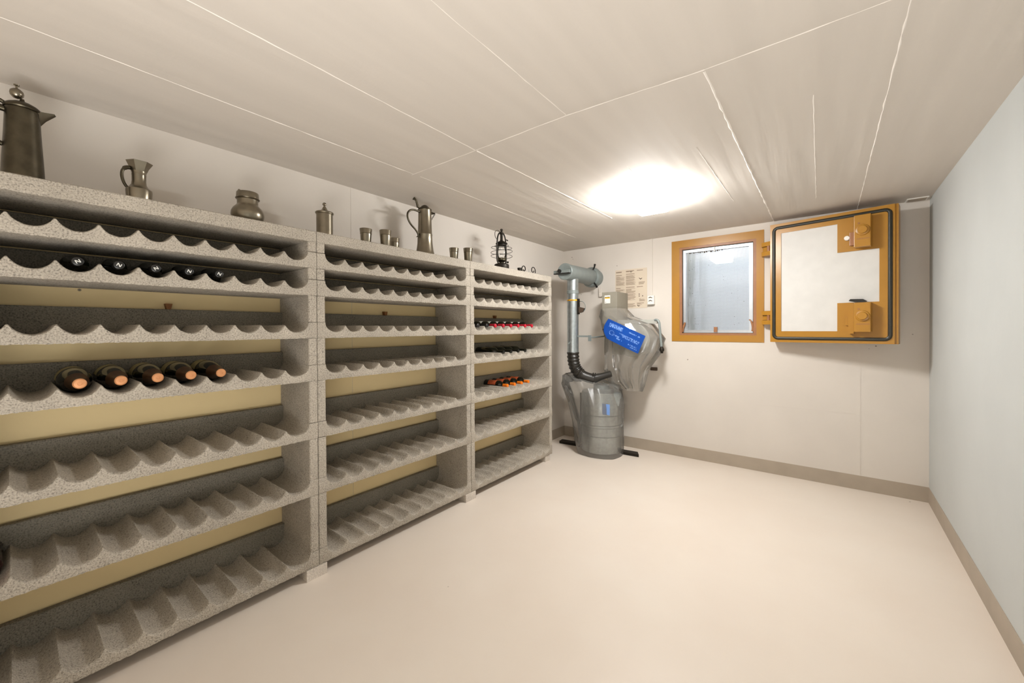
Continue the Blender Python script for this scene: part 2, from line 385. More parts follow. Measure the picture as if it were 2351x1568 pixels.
def latch(z0, z1, zb, x0=0.556, x1=0.648):
    bm = bmesh.new(); box(bm, x0, x1, -0.075, -0.0012, z0, z1, 0.004); o = schild('latch_box', bm, M['orange'])
    bm = bmesh.new(); lathe(bm, [(0.0, -0.099), (0.026, -0.099), (0.028, -0.096), (0.028, -0.086), (0.038, -0.084), (0.041, -0.0755), (0.0, -0.0755)], 28, 'y', (0.605, 0, zb)); new_obj('boss', bm, M['orange'], o, True)
    bm = bmesh.new(); box(bm, x0 + 0.014, x1 - 0.006, -0.0765, -0.0745, z0 + 0.055, z0 + 0.060); new_obj('groove', bm, M['brown'], o)
    bm = bmesh.new(); lathe(bm, [(0, -0.0775), (0.006, -0.0775), (0.006, -0.0745), (0, -0.0745)], 12, 'y', (0.583, 0, zb + 0.052)); new_obj('rivet', bm, M['brown'], o)
latch(0.712, 0.945, 0.833); latch(0.088, 0.304, 0.205)
bm = bmesh.new(); prism(bm, [(0.520, 0.075), (0.552, 0.075), (0.552, 0.306), (0.520, 0.306)], -0.045, -0.0012, 'y'); schild('latch_cover', bm, M['orange'])
bm = bmesh.new(); box(bm, 0.524, 0.5555, -0.030, -0.0013, 0.735, 0.835, 0.004); schild('bolt_housing', bm, M['brown'])
bm = bmesh.new(); lathe(bm, [(0, -0.025), (0.016, -0.025), (0.018, -0.012), (0.018, -0.0013), (0, -0.0013)], 16, 'y', (0.508, 0, 0.797)); schild('bolt_nut', bm, M['white'], smooth=True)
bm = bmesh.new(); box(bm, 0.500, 0.517, -0.016, -0.0013, 0.135, 0.200, 0.003); schild('bolt_housing', bm, M['orange'])
bm = bmesh.new(); prism(bm, [(0.526, 0.318), (0.556, 0.309), (0.618, 0.3085), (0.626, 0.314), (0.606, 0.329), (0.535, 0.332)], -0.070, -0.030, 'y'); schild('lever', bm, M['black'])
# hinge arms between frame and shutter
def to_local(x, y):
    dx, dy = x - 1.750, y - 3.026; c, n = math.cos(-SH_A), math.sin(-SH_A); return (dx * c - dy * n, dx * n + dy * c)
arm_poly = [to_local(*p) for p in ((1.682, 3.139), (1.682, 3.085), (1.752, 3.040), (1.775, 3.060), (1.755, 3.139))]
mid_poly = [to_local(*p) for p in ((1.690, 3.139), (1.690, 3.100), (1.752, 3.058), (1.770, 3.07), (1.755, 3.139))]
for z0 in (0.150, 0.750):
    bm = bmesh.new(); prism(bm, arm_poly, z0, z0 + 0.036, 'z'); prism(bm, arm_poly, z0 + 0.082, z0 + 0.118, 'z'); prism(bm, mid_poly, z0 + 0.040, z0 + 0.078, 'z')
    hg = schild('hinge', bm, M['orange'])
    p = to_local(1.735, 3.067)
    bm = bmesh.new(); lathe(bm, [(0, z0 + 0.02), (0.012, z0 + 0.02), (0.012, z0 + 0.10), (0, z0 + 0.10)], 14, 'z', (p[0], p[1], 0)); new_obj('pin', bm, M['brown'], hg, True)

# ------------------------------------------------------------------ wine racks
PITCH, RD, WT = 0.1046, 0.345, 0.0435
TRAY_Z = [1.614, 1.471, 1.2495, 1.027, 0.727, 0.430, 0.0575]
CEN = [-0.575, 0.575, 1.725]
VAL, PEAK = 0.033, 0.067
def tray_profile():
    pts = []
    yin = U / 2 - WT
    yend = 4.5 * PITCH
    R = 0.0585; t0 = 0.0495
    k = (PEAK - VAL) / (R - math.sqrt(R * R - t0 * t0))
    # left fillet
    L = []
    for i in range(7):
        a = PI / 2 * (1 - i / 6); L.append((-yend - (yin - yend) * math.sin(a), VAL + 0.052 * (1 - math.cos(a))))
    n = 7
    body = []
    for j in range(9):      # from trough j to peak j
        yc = -yend + j * PITCH; yp = yc + PITCH / 2
        for i in range(1, n + 1):
            t = t0 * i / n; body.append((yc + t, VAL + k * (R - math.sqrt(R * R - t * t))))
        body.append((yp, PEAK + 0.0012))
        for i in range(n, -1, -1):
            t = t0 * i / n; body.append((yc + PITCH - t, VAL + k * (R - math.sqrt(R * R - t * t))))
    Rr = []
    for i in range(1, 7):
        a = PI / 2 * i / 6; Rr.append((yend + (yin - yend) * math.sin(a), VAL + 0.052 * (1 - math.cos(a))))
    return [(-U / 2 + 0.0015, VAL + 0.052)] + L + body + Rr + [(U / 2 - 0.0015, VAL + 0.052)]
PROF = tray_profile()
def tray_mesh(rng):
    bm = bmesh.new(); cols = []
    xs = [0.0, -0.0035, -0.012, -0.12, -0.23, -RD]
    for y, z in PROF:
        col = []
        for i, x in enumerate(xs):
            dz = (-0.0045, -0.0012, 0, 0, 0, 0)[i]
            j = rng.uniform(-0.0009, 0.0009) if i < 2 else 0
            col.append(bm.verts.new((x + (j if i == 0 else 0), y, z + dz + j)))
        lo0 = bm.verts.new((-RD, y, 0)); lo1 = bm.verts.new((-0.002, y, rng.uniform(-0.0012, 0.0018))); lo2 = bm.verts.new((rng.uniform(-0.001, 0.001), y, 0.004 + rng.uniform(-0.001, 0.001)))
        cols.append(col + [lo0, lo1, lo2])
    for a, b in zip(cols, cols[1:]):
        m = len(a)
        for i in range(m): j = (i + 1) % m; bm.faces.new((a[i], a[j], b[j], b[i]))
    bm.faces.new(cols[0][::-1]); bm.faces.new(cols[-1])
    bmesh.ops.recalc_face_normals(bm, faces=bm.faces[:])
    return bm
def rough_box(x0, x1, y0, y1, z0, z1, rng, n=22):
    """slab along y with a slightly broken front edge"""
    bm = bmesh.new(); rows = []
    for i in range(n + 1):
        y = y0 + (y1 - y0) * i / n; r = lambda a=0.0012: rng.uniform(-a, a)
        rows.append([bm.verts.new(p) for p in ((x0, y, z0), (x0, y, z1), (x1 - 0.004, y, z1 + r(0.0006)), (x1 + r(0.0008), y, z1 - 0.004 + r()), (x1 + r(0.0008), y, z0 + 0.003 + r()), (x1 - 0.003, y, z0 + r(0.0006)))])
    for a, b in zip(rows, rows[1:]):
        for i in range(6): j = (i + 1) % 6; bm.faces.new((a[i], a[j], b[j], b[i]))
    bm.faces.new(rows[0][::-1]); bm.faces.new(rows[-1]); bmesh.ops.recalc_face_normals(bm, faces=bm.faces[:]); return bm
rng = random.Random(3)
names = ['left', 'middle', 'right']
lab = ['leftmost porous concrete wine rack, cut off by the photo edge, holding gold tipped bottles',
       'empty porous concrete wine rack in the middle, between two racks that hold bottles',
       'porous concrete wine rack nearest the window wall, holding red and orange capped bottles']
for ci, cy in enumerate(CEN):
    r = thing('wine_rack', (0, cy, 0.0575), lab[ci], 'wine rack', 'concrete wine racks along the left wall')
    def rc(name, bm, mat):
        for v in bm.verts: v.co.z -= 0.0575
        return new_obj(name, bm, mat, r)
    rc('top_slab', rough_box(-RD, 0.0, -U / 2 + 0.0015, U / 2 - 0.0015, 1.7505, 1.808, rng, 60), M['concrete'])
    tops = [1.7505] + TRAY_Z[:-1]
    for ri, (zb, zt) in enumerate(zip(TRAY_Z, tops)):
        bm = tray_mesh(rng)
        for v in bm.verts: v.co.z += zb
        t = rc('shelf_tray', bm, M['concrete'])
        for p in t.data.polygons: p.use_smooth = True
        try: t.data.set_sharp_from_angle(angle=math.radians(40))
        except Exception: pass
        lip = min(0.143, zt - zb - 0.0085)
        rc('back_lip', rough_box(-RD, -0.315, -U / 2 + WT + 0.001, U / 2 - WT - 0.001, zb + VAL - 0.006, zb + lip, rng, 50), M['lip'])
        for s in (-1, 1):
            y1, y2 = s * (U / 2 - 0.0015), s * (U / 2 - WT)
            off = rng.uniform(-0.003, 0.0005)
            bm = bmesh.new(); n = 8; zz0, zz1 = zb + VAL + 0.0525, zt - 0.0008; rows = []
            for i in range(n + 1):
                z = zz0 + (zz1 - zz0) * i / n; q_ = lambda a=0.001: rng.uniform(-a, a)
                rows.append([bm.verts.new(p) for p in ((-RD, y1, z), (off - .003, y1, z), (off + q_(), y1 - s * .003, z), (off + q_(), y2 + s * .004 + q_(), z), (off - .004, y2, z), (-RD, y2, z))])
            for a, b in zip(rows, rows[1:]):
                for i in range(6): j = (i + 1) % 6; bm.faces.new((a[i], a[j], b[j], b[i]))
            bm.faces.new(rows[0]); bm.faces.new(rows[-1]); bmesh.ops.recalc_face_normals(bm, faces=bm.faces[:])
            rc('side_panel', bm, M['concrete'])
# foot blocks
for i, (ya, yb_, x1, txt) in enumerate(((-0.066, 0.040, 0.004, 'pale foot block on the floor under the joint of the left and middle racks'),
                                   (1.086, 1.192, 0.004, 'pale foot block on the floor under the joint of the middle and right racks'),
                                   (2.185, 2.262, -0.006, 'narrow foot block on the floor under the far end of the right rack'),
                                   )):
    tag(mkbox('foot_block', (-0.30, x1, ya, yb_, 0.0, 0.0568), M['foot'], None, 0.002), txt, 'block', 'foot blocks under the racks')
for y, txt in ((-0.531, 'small brown wooden wedge behind the left rack, above the row without gold tips'), (0.635, 'small brown wooden wedge behind the empty middle rack'), (1.827, 'small brown wooden wedge above the red capped bottles')):
    bm = bmesh.new(); box(bm, -0.3515, -0.322, y - 0.013, y + 0.013, 1.393, 1.419, 0.001)
    for v in bm.verts:
        if v.co.z < 1.4: v.co.y = y + (v.co.y - y) * 0.6
    tag(new_obj('wedge', bm, M['wedge']), txt, 'wedge', 'wooden wedges behind the racks')

# ------------------------------------------------------------------ bottles
def bordeaux(r=0.0375):    # profile along +x, base at 0
    return [(0.0, 0.012), (r * 0.5, 0.004), (r * 0.9, 0.0), (r, 0.006), (r, 0.185), (r * 0.96, 0.197), (r * 0.78, 0.210), (r * 0.52, 0.221), (0.0150, 0.232), (0.0138, 0.245), (0.0138, 0.281), (0.0150, 0.282), (0.0150, 0.293), (0.0135, 0.296), (0.0, 0.296)]
def champagne(r=0.046):
    return [(0.0, 0.015), (r * 0.5, 0.004), (r * 0.9, 0.0), (r, 0.007), (r, 0.125), (r * 0.97, 0.150), (r * 0.86, 0.180), (r * 0.68, 0.212), (r * 0.5, 0.238), (0.0175, 0.258), (0.0150, 0.275), (0.0148, 0.30), (0.0, 0.30)]
def make_bottle(style, cap, glassmat, label_mat, label, group):
    b = thing('wine_bottle', (0, 0, 0), label, 'bottle', group)
    pr_ = champagne() if style == 'champagne' else bordeaux()
    bm = bmesh.new(); lathe(bm, pr_, 28, 'x'); new_obj('body', bm, glassmat, b, True)
    L = pr_[-1][1]
    if style == 'champagne':
        cp = [(0.0180, 0.3025), (0.0183, 0.3035), (0.0178, 0.3065), (0.0145, 0.3095), (0.006, 0.3100), (0.0055, 0.3085), (0, 0.3085)]
        bm = bmesh.new(); lathe(bm, cp, 28, 'x', closed=False); new_obj('cork_cap', bm, cap, b, True)
        bm = bmesh.new(); lathe(bm, [(r_ + 0.0006, h) for r_, h in champagne()[7:11]] + [(0.0157, 0.272), (0.0172, 0.275), (0.0182, 0.280), (0.0182, 0.303)], 28, 'x', closed=False); new_obj('neck_foil', bm, M['cap_rust'], b, True)
        rl = 0.0465
        lp = [(-1.45, 0.03, 0.118), (1.45, 0.03, 0.118)]
    else:
        cp = [(0.0143, 0.238), (0.0143, 0.2805), (0.0156, 0.2815), (0.0156, 0.2935), (0.0150, 0.2966), (0.0138, 0.2974), (0, 0.2974)]
        bm = bmesh.new(); lathe(bm, cp, 24, 'x', closed=False); new_obj('capsule', bm, cap, b, True)
        rl = 0.0379; lp = [(-1.5, 0.045, 0.150)]
    if label_mat:
        bm = bmesh.new(); n = 20; a0 = -1.5; rows = []
        x0, x1 = (0.02, 0.10) if style == 'champagne' else (0.06, 0.165)
        for i in range(n + 1):
            a = PI / 2 + a0 + 2 * -a0 * i / n; rows.append([bm.verts.new((x, rl * math.cos(a), rl * math.sin(a))) for x in (x0, x1)])
        for p, q2 in zip(rows, rows[1:]): bm.faces.new((p[0], p[1], q2[1], q2[0]))
        bmesh.ops.recalc_face_normals(bm, faces=bm.faces[:]); new_obj('label', bm, label_mat, b, True)
    return b
def put(b, rack, idx, row, r, tip, first, length, label, rot=0.0):
    o = b if first else copy_tree(b)
    y = CEN[rack] + (idx - 4.5) * PITCH
    o.location = (tip - length, y, TRAY_Z[row] + VAL + r + 0.0006); o.rotation_euler = (rot, 0, 0); o['label'] = label
    return o
ORD = ['first', 'second', 'third', 'fourth', 'fifth', 'sixth', 'seventh', 'eighth']
# left rack, second shelf: black capsules with a white monogram
def monogram(b):
    cap = [c for c in b.children if c.name.startswith('capsule')][0]
    bm = bmesh.new(); X = 0.2976
    def strip(pts, w):
        pts = [Vector((0, p[0], p[1])) for p in pts]
        rows = []
        for i, p in enumerate(pts):
            t = (pts[min(i + 1, len(pts) - 1)] - pts[max(i - 1, 0)]).normalized(); s = Vector((0, -t.z, t.y)) * w / 2
            rows.append([bm.verts.new((X, p.y - s.y, p.z - s.z)), bm.verts.new((X, p.y + s.y, p.z + s.z)), bm.verts.new((X + 0.0003, p.y - s.y, p.z - s.z)), bm.verts.new((X + 0.0003, p.y + s.y, p.z + s.z))])
        for a, c in zip(rows, rows[1:]):
            bm.faces.new((a[2], a[3], c[3], c[2])); bm.faces.new((a[0], a[2], c[2], c[0])); bm.faces.new((a[1], c[1], c[3], a[3]))
        bm.faces.new((rows[0][0], rows[0][1], rows[0][3], rows[0][2])); bm.faces.new((rows[-1][0], rows[-1][2], rows[-1][3], rows[-1][1]))
    u = 0.0052
    strip([(-u, -u * 1.15), (-u, u * 1.15)], 0.0024); strip([(-u, u * 1.1), (u, -u * 1.1)], 0.0028); strip([(u, -u * 1.15), (u, u * 1.15)], 0.0024)
    bmesh.ops.recalc_face_normals(bm, faces=bm.faces[:])
    new_obj('monogram', bm, M['cap_mark'], cap)
G1 = 'black capped bottles on the left rack'
bA = make_bottle('bordeaux', M['cap_black'], M['green_glass'], None, '', G1); monogram(bA)
for k, (idx, rot) in enumerate(((2, 0.5), (3, -0.45), (4, 0.55), (5, -0.3), (6, -0.4))):
    put(bA, 0, idx, 1, 0.0375, -0.0165, k == 0, 0.2974, 'black capped bottle with white monogram, %s from the left in its row' % ORD[k], rot)
# dark red bottles at the left end of the left rack
bR = make_bottle('bordeaux', M['cap_red'], M['red_glass'], None, '', 'lone dark red bottles at the photo edge')
put(bR, 0, 0, 2, 0.0375, -0.0165, True, 0.2974, 'lone dark red bottle at the left photo edge, above the gold tipped row')
put(bR, 0, 0, 5, 0.0375, -0.0165, False, 0.2974, 'lone dark red bottle at the left photo edge, second shelf from the bottom')
# left rack, fourth shelf: gold tipped bottles
bG = make_bottle('champagne', M['cap_gold'], M['green_glass'], M['label_olive'], '', 'gold tipped bottles on the left rack')
for k, idx in enumerate((2, 3, 4, 5, 6)):
    put(bG, 0, idx, 3, 0.046, -0.004, k == 0, 0.310, 'dark bottle with peach gold tip and olive label, %s from the left in its row' % ORD[k], (0.1, -0.15, 0.05, 0.2, -0.1)[k])
# right rack
bB = make_bottle('bordeaux', M['cap_black'], M['green_glass'], M['label_white'], '', 'bottles on the third shelf of the right rack')
for k, idx in enumerate((0, 1)):
    put(bB, 2, idx, 2, 0.0375, -0.0165, k == 0, 0.2974, 'all black bottle left of the red capped ones, %s from the rack post' % ORD[k])
bC = make_bottle('bordeaux', M['cap_red'], M['green_glass'], M['label_white'], '', 'bottles on the third shelf of the right rack')
for k, idx in enumerate((2, 3, 4, 5, 6, 7)):
    put(bC, 2, idx, 2, 0.0375, -0.0165, k == 0, 0.2974, 'dark bottle with bright red capsule, %s red one from the left' % ORD[k])
bD = make_bottle('bordeaux', M['green_glass'], M['green_glass'], None, '', 'unlabelled dark bottles on the right rack')
for k, idx in enumerate((3, 4, 5, 6)):
    put(bD, 2, idx, 3, 0.0375, -0.0165, k == 0, 0.2974, 'plain black glass bottle between the red and orange capped rows, %s from the left' % ORD[k])
bE = make_bottle('bordeaux', M['cap_orange'], M['green_glass'], M['label_orange'], '', 'orange capped bottles on the right rack')
for k, idx in enumerate((4, 5, 6, 7)):
    ob = put(bE, 2, idx, 4, 0.0375, -0.0600, k == 0, 0.2974 * 0.855, 'dark bottle with orange capsule and orange label, %s from the left' % ORD[k])

for o in [o for o in COL.objects if o.get('group') == 'orange capped bottles on the right rack']: o.scale = (0.855, 1, 1)     # shorter bottles

# ------------------------------------------------------------------ pewter and iron on top of the racks
ZT = 1.8088
def turned(name, loc, label, cat, prof, mat, group=None, part='body', seg=40, rz=0.0):
    t = thing(name, loc, label, cat, group, rz)
    bm = bmesh.new(); lathe(bm, prof, seg); new_obj(part, bm, mat, t, True); return t
def part(t, name, bm, mat, smooth=True): return new_obj(name, bm, mat, t, smooth)
PG = 'pewter vessels on top of the racks'
# tall flagon at the left edge
j = turned('pewter_flagon', (-0.165, -0.953, ZT), 'tall tarnished pewter flagon with ball topped lid at the left photo edge', 'jug',
    [(0, 0.0), (0.052, 0.0), (0.0535, 0.004), (0.0525, 0.012), (0.051, 0.02), (0.0475, 0.10), (0.0435, 0.18), (0.0405, 0.255), (0.0415, 0.262), (0.0405, 0.268), (0.0375, 0.272), (0, 0.272)], M['pewter_dark'], PG)
bm = bmesh.new(); lathe(bm, [(0, 0.268), (0.0425, 0.268), (0.0445, 0.272), (0.043, 0.278), (0.036, 0.285), (0.022, 0.293), (0.008, 0.298), (0.005, 0.304), (0.005, 0.3075), (0, 0.3075)], 36); lid = part(j, 'lid', bm, M['pewter_dark'])
bm = bmesh.new(); lathe(bm, [(0, 0.3045), (0.009, 0.307), (0.0155, 0.315), (0.017, 0.323), (0.0155, 0.331), (0.009, 0.338), (0.003, 0.3405), (0.0028, 0.348), (0.007, 0.350), (0.0075, 0.353), (0, 0.355)], 24); [setattr(v.co, 'y', v.co.y - 0.012) for v in bm.verts]; new_obj('knob', bm, M['pewter'], lid, True)
bm = bmesh.new()
SP = [(0.030, 0.026, 0.271), (0.050, 0.016, 0.277), (0.074, 0.005, 0.285)]
rows = []
for (yy, hw, zz), lowz in zip(SP, (0.216, 0.250, 0.279)):
    rows.append([bm.verts.new((-hw, yy, zz)), bm.verts.new((-hw * 0.55, yy + 0.0, (zz + lowz) / 2 - 0.006)), bm.verts.new((0, yy + 0.004, lowz)), bm.verts.new((hw * 0.55, yy, (zz + lowz) / 2 - 0.006)), bm.verts.new((hw, yy, zz))])
for a, b in zip(rows, rows[1:]):
    for i in range(5): k = (i + 1) % 5; bm.faces.new((a[i], a[k], b[k], b[i]))
bm.faces.new(rows[-1]); bmesh.ops.recalc_face_normals(bm, faces=bm.faces[:]); part(j, 'spout', bm, M['pewter_dark'])
bm = bmesh.new(); tube(bm, bez((0, -0.034, 0.258), (0, -0.115, 0.275), (0, -0.135, 0.16), (0, -0.0445, 0.135), 18), [0.011] * 4 + [0.008] * 15, 10); part(j, 'handle', bm, M['pewter_dark'])
bm = bmesh.new(); tube(bm, [(0, -0.036, 0.278), (0, -0.048, 0.284), (0, -0.062, 0.286), (0, -0.072, 0.296)], [0.006, 0.007, 0.006, 0.003], 8); new_obj('thumb_piece', bm, M['pewter_dark'], lid, True)
# small pitcher with flared lip
def flared(bm, prof, seg, poly, blend):
    lathe(bm, prof, seg)
j = turned('pewter_pitcher', (-0.165, -0.652, ZT), 'small bright pewter pitcher with flared angular lip, right of the tall flagon', 'jug',
    [(0, 0), (0.036, 0), (0.0375, 0.004), (0.0395, 0.03), (0.0415, 0.062), (0.0405, 0.070), (0.031, 0.079), (0.0245, 0.090), (0.0225, 0.105), (0.0225, 0.128), (0.0235, 0.131), (0.0225, 0.134), (0.0245, 0.146), (0.0235, 0.146), (0.020, 0.13), (0, 0.13)], M['pewter'], PG)
bm = bmesh.new(); lo, mi, hi = [], [], []
for i in range(6):
    a = math.radians(i * 60 + 30)
    ex = 1.12 if i == 1 else 1.0
    lo.append(bm.verts.new((0.0242 * math.cos(a), 0.0242 * math.sin(a), 0.143))); mi.append(bm.verts.new((0.031 * math.cos(a), 0.031 * math.sin(a), 0.162))); hi.append(bm.verts.new((0.040 * ex * math.cos(a), 0.040 * ex * math.sin(a), 0.184 + (0.003 if ex > 1 else 0))))
for A_, B_ in ((lo, mi), (mi, hi)):
    for i in range(6): k = (i + 1) % 6; bm.faces.new((A_[i], A_[k], B_[k], B_[i]))
o = part(j, 'lip', bm, M['pewter'], False); md = o.modifiers.new('thick', 'SOLIDIFY'); md.thickness = 0.0022
bm = bmesh.new(); tube(bm, bez((0, -0.027, 0.155), (0, -0.058, 0.155), (0, -0.056, 0.10), (0, -0.037, 0.074), 14), [0.008] * 4 + [0.0055] * 11, 8); part(j, 'handle', bm, M['pewter_dark'])
# squat pot
j = turned('pewter_pot', (-0.165, -0.258, ZT), 'squat round bellied pewter pot with a wide banded rim', 'pot',
    [(0, 0), (0.048, 0), (0.054, 0.006), (0.066, 0.03), (0.0705, 0.052), (0.069, 0.068), (0.061, 0.085), (0.050, 0.097), (0.0455, 0.103), (0.0445, 0.107), (0.0445, 0.128), (0.050, 0.131), (0.0515, 0.134), (0.0485, 0.137), (0.047, 0.162), (0.0455, 0.164), (0.043, 0.160), (0.042, 0.11), (0, 0.10)], M['pewter'], PG)
bm = bmesh.new(); lathe(bm, [(0, 0.160), (0.005, 0.161), (0.006, 0.168), (0.004, 0.173), (0, 0.174)], 12, 'z', (0, -0.036, 0)); part(j, 'rim_stud', bm, M['pewter'])
# lidded canister
j = turned('pewter_canister', (-0.165, 0.126, ZT), 'cylindrical pewter canister with pointed lid and ball knob at the rack joint', 'canister',
    [(0, 0), (0.0435, 0), (0.0445, 0.004), (0.0435, 0.01), (0.0435, 0.143), (0.046, 0.146), (0.046, 0.150), (0, 0.150)], M['pewter'], PG)
bm = bmesh.new(); lathe(bm, [(0, 0.1492), (0.048, 0.1492), (0.049, 0.153), (0.047, 0.157), (0.030, 0.162), (0.017, 0.170), (0.011, 0.182), (0.007, 0.189), (0.0045, 0.192), (0.0045, 0.195), (0.0095, 0.198), (0.0108, 0.204), (0.0085, 0.210), (0.004, 0.213), (0, 0.214)], 36); part(j, 'lid', bm, M['pewter'])
# cups
CP = [(0, 0), (0.0275, 0), (0.0285, 0.003), (0.0335, 0.082), (0.0355, 0.084), (0.0345, 0.087), (0.0375, 0.112), (0.0368, 0.114), (0.0355, 0.113), (0.0315, 0.08), (0.026, 0.006), (0, 0.006)]
cup = turned('pewter_cup', (-0.165, 0.386, ZT), 'pewter cup standing alone right of the canister', 'cup', CP, M['pewter'], 'pewter cups on top of the racks', 'cup_body')
for x, y, sc, lb in ((-0.105, 0.486, 1.0, 'front pewter cup of the pair left of the slender jug'), (-0.22, 0.635, 0.94, 'rear pewter cup of the pair left of the slender jug, partly hidden'),
                 (-0.165, 1.14, 1.0, 'left pewter cup of the pair between the slender jug and the lantern'), (-0.085, 1.215, 1.0, 'right pewter cup of the pair, nearest the lantern')):
    c = copy_tree(cup); c.location = (x, y, ZT); c['label'] = lb; c.scale = (sc, sc, sc)
# slender jug
j = turned('pewter_jug', (-0.165, 0.855, ZT), 'slender pewter jug with long curved handle, hinged lid and chain at the spout', 'jug',
    [(0, 0), (0.077, 0), (0.078, 0.004), (0.070, 0.018), (0.061, 0.05), (0.054, 0.10), (0.0515, 0.155), (0.0535, 0.160), (0.0535, 0.167), (0.0505, 0.172), (0.0475, 0.25), (0.0455, 0.335), (0.047, 0.34), (0, 0.34)], M['pewter'], PG)
bm = bmesh.new(); lathe(bm, [(0, 0.339), (0.0485, 0.339), (0.0495, 0.343), (0.047, 0.348), (0.034, 0.356), (0.024, 0.369), (0.013, 0.376), (0, 0.378)], 36); lid = part(j, 'lid', bm, M['pewter_dark'])
bm = bmesh.new(); tube(bm, [(0, -0.03, 0.345), (0, -0.062, 0.352), (0, -0.070, 0.375), (0, -0.078, 0.395), (0, -0.093, 0.402), (0, -0.104, 0.393)], [0.006, 0.010, 0.008, 0.008, 0.010, 0.004], 10); new_obj('thumb_piece', bm, M['pewter_dark'], lid, True)
bm = bmesh.new(); tube(bm, bez((0, -0.044, 0.318), (0, -0.155, 0.345), (0, -0.195, 0.255), (0, -0.095, 0.195), 16) + bez((0, -0.088, 0.190), (0, -0.070, 0.175), (0, -0.058, 0.16), (0, -0.053, 0.135), 6), 0.0068, 10); part(j, 'handle', bm, M['pewter_dark'])
bm = bmesh.new(); tube(bm, [(0, -0.056, 0.152), (0, -0.066, 0.142), (0, -0.076, 0.136)], [0.005, 0.004, 0.002], 6); part(j, 'handle_tail', bm, M['pewter_dark'])
bm = bmesh.new(); rows = []
for yy, hw, zt_, zb_ in ((0.038, 0.022, 0.340, 0.30), (0.065, 0.013, 0.339, 0.325), (0.093, 0.007, 0.342, 0.334)):
    rows.append([bm.verts.new(p) for p in ((-hw, yy, zt_), (0, yy, zb_), (hw, yy, zt_))])
for a, b in zip(rows, rows[1:]):
    for i in range(3): k = (i + 1) % 3; bm.faces.new((a[i], a[k], b[k], b[i]))
bm.faces.new(rows[-1]); bm.faces.new(rows[0]); bmesh.ops.recalc_face_normals(bm, faces=bm.faces[:]); part(j, 'spout', bm, M['pewter_dark'], False)
bm = bmesh.new()
for i in range(8):
    t = i / 7; p = Vector((0, 0.093 - 0.043 * t, 0.334 - 0.062 * t)); ax = 'x' if i % 2 else 'z'
    ring = [(p.x + (0.0042 * math.cos(a) if i % 2 else 0), p.y + (0 if i % 2 else 0.0042 * math.cos(a)), p.z + 0.0055 * math.sin(a)) for a in [k * PI / 4 for k in range(8)]]
    tube(bm, ring, 0.0013, 5, closed=True)
part(j, 'chain', bm, M['iron'])
# storm lantern
ln = thing('storm_lantern', (-0.085, 1.628, ZT), 'dark storm lantern with glass globe and wire rings standing on the right rack', 'lantern')
bm = bmesh.new(); lathe(bm, [(0, 0), (0.062, 0), (0.064, 0.004), (0.064, 0.034), (0.060, 0.042), (0.045, 0.048), (0.030, 0.052), (0, 0.052)], 32); part(ln, 'fuel_tank', bm, M['iron'])
bm = bmesh.new(); lathe(bm, [(0, 0.050), (0.018, 0.050), (0.020, 0.060), (0.032, 0.066), (0.040, 0.076), (0.040, 0.082), (0.044, 0.090), (0.044, 0.094), (0, 0.094)], 28); part(ln, 'burner', bm, M['pewter_dark'])
bm = bmesh.new(); lathe(bm, [(0.034, 0.094), (0.044, 0.115), (0.046, 0.14), (0.042, 0.17), (0.034, 0.198), (0.030, 0.205)], 28, closed=False); part(ln, 'glass_globe', bm, M['globe'])
bm = bmesh.new(); lathe(bm, [(0.034, 0.203), (0.036, 0.206), (0.036, 0.214), (0.052, 0.218), (0.050, 0.224), (0.032, 0.236), (0.014, 0.246), (0.012, 0.262), (0.012, 0.300), (0.018, 0.304), (0.018, 0.310), (0, 0.312)], 28); part(ln, 'chimney', bm, M['iron'])
for s in (-1, 1):
    bm = bmesh.new(); tube(bm, bez((0, s * 0.040, 0.045), (0, s * 0.060, 0.055), (0, s * 0.064, 0.075), (0, s * 0.064, 0.12), 8) + bez((0, s * 0.062, 0.17), (0, s * 0.058, 0.24), (0, s * 0.058, 0.30), (0, s * 0.014, 0.316), 12), 0.0062, 8); part(ln, 'side_tube', bm, M['iron'])
bm = bmesh.new(); lathe(bm, [(0, 0.311), (0.010, 0.311), (0.011, 0.322), (0.007, 0.328), (0.011, 0.334), (0.013, 0.342), (0.008, 0.348), (0, 0.349)], 16); part(ln, 'top_knob', bm, M['iron'])
def wring(rad, z, tx, ty): return [(rad * math.cos(a), rad * math.sin(a), z + tx * math.cos(a) + ty * math.sin(a)) for a in [k * 2 * PI / 32 for k in range(32)]]
for rad, z, tx, ty in ((0.092, 0.112, 0.0, -0.004), (0.093, 0.148, 0.005, 0.003), (0.089, 0.184, -0.004, 0.0), (0.060, 0.200, 0.0, 0.004)):
    bm = bmesh.new(); tube(bm, wring(rad, z, tx, ty), 0.0020, 6, closed=True); part(ln, 'guard_ring', bm, M['iron'])
bm = bmesh.new(); tube(bm, bez((0, -0.058, 0.245), (0.0, -0.115, 0.27), (0, -0.09, 0.35), (0, -0.02, 0.318), 14), 0.0022, 6); part(ln, 'bail_handle', bm, M['iron'])
bm = bmesh.new(); tube(bm, [(0, 0.052, 0.268), (0, 0.085, 0.262)], [0.004, 0.006], 8); part(ln, 'lifter', bm, M['iron'])
bm = bmesh.new(); tube(bm, [(0, 0.036, 0.075), (0.02, 0.058, 0.066)], [0.003, 0.003], 8); lathe(bm, [(0, 0.058), (0.009, 0.058), (0.009, 0.062), (0, 0.062)], 12, 'y', (0.02, 0, 0.066)); part(ln, 'wick_knob', bm, M['iron'])
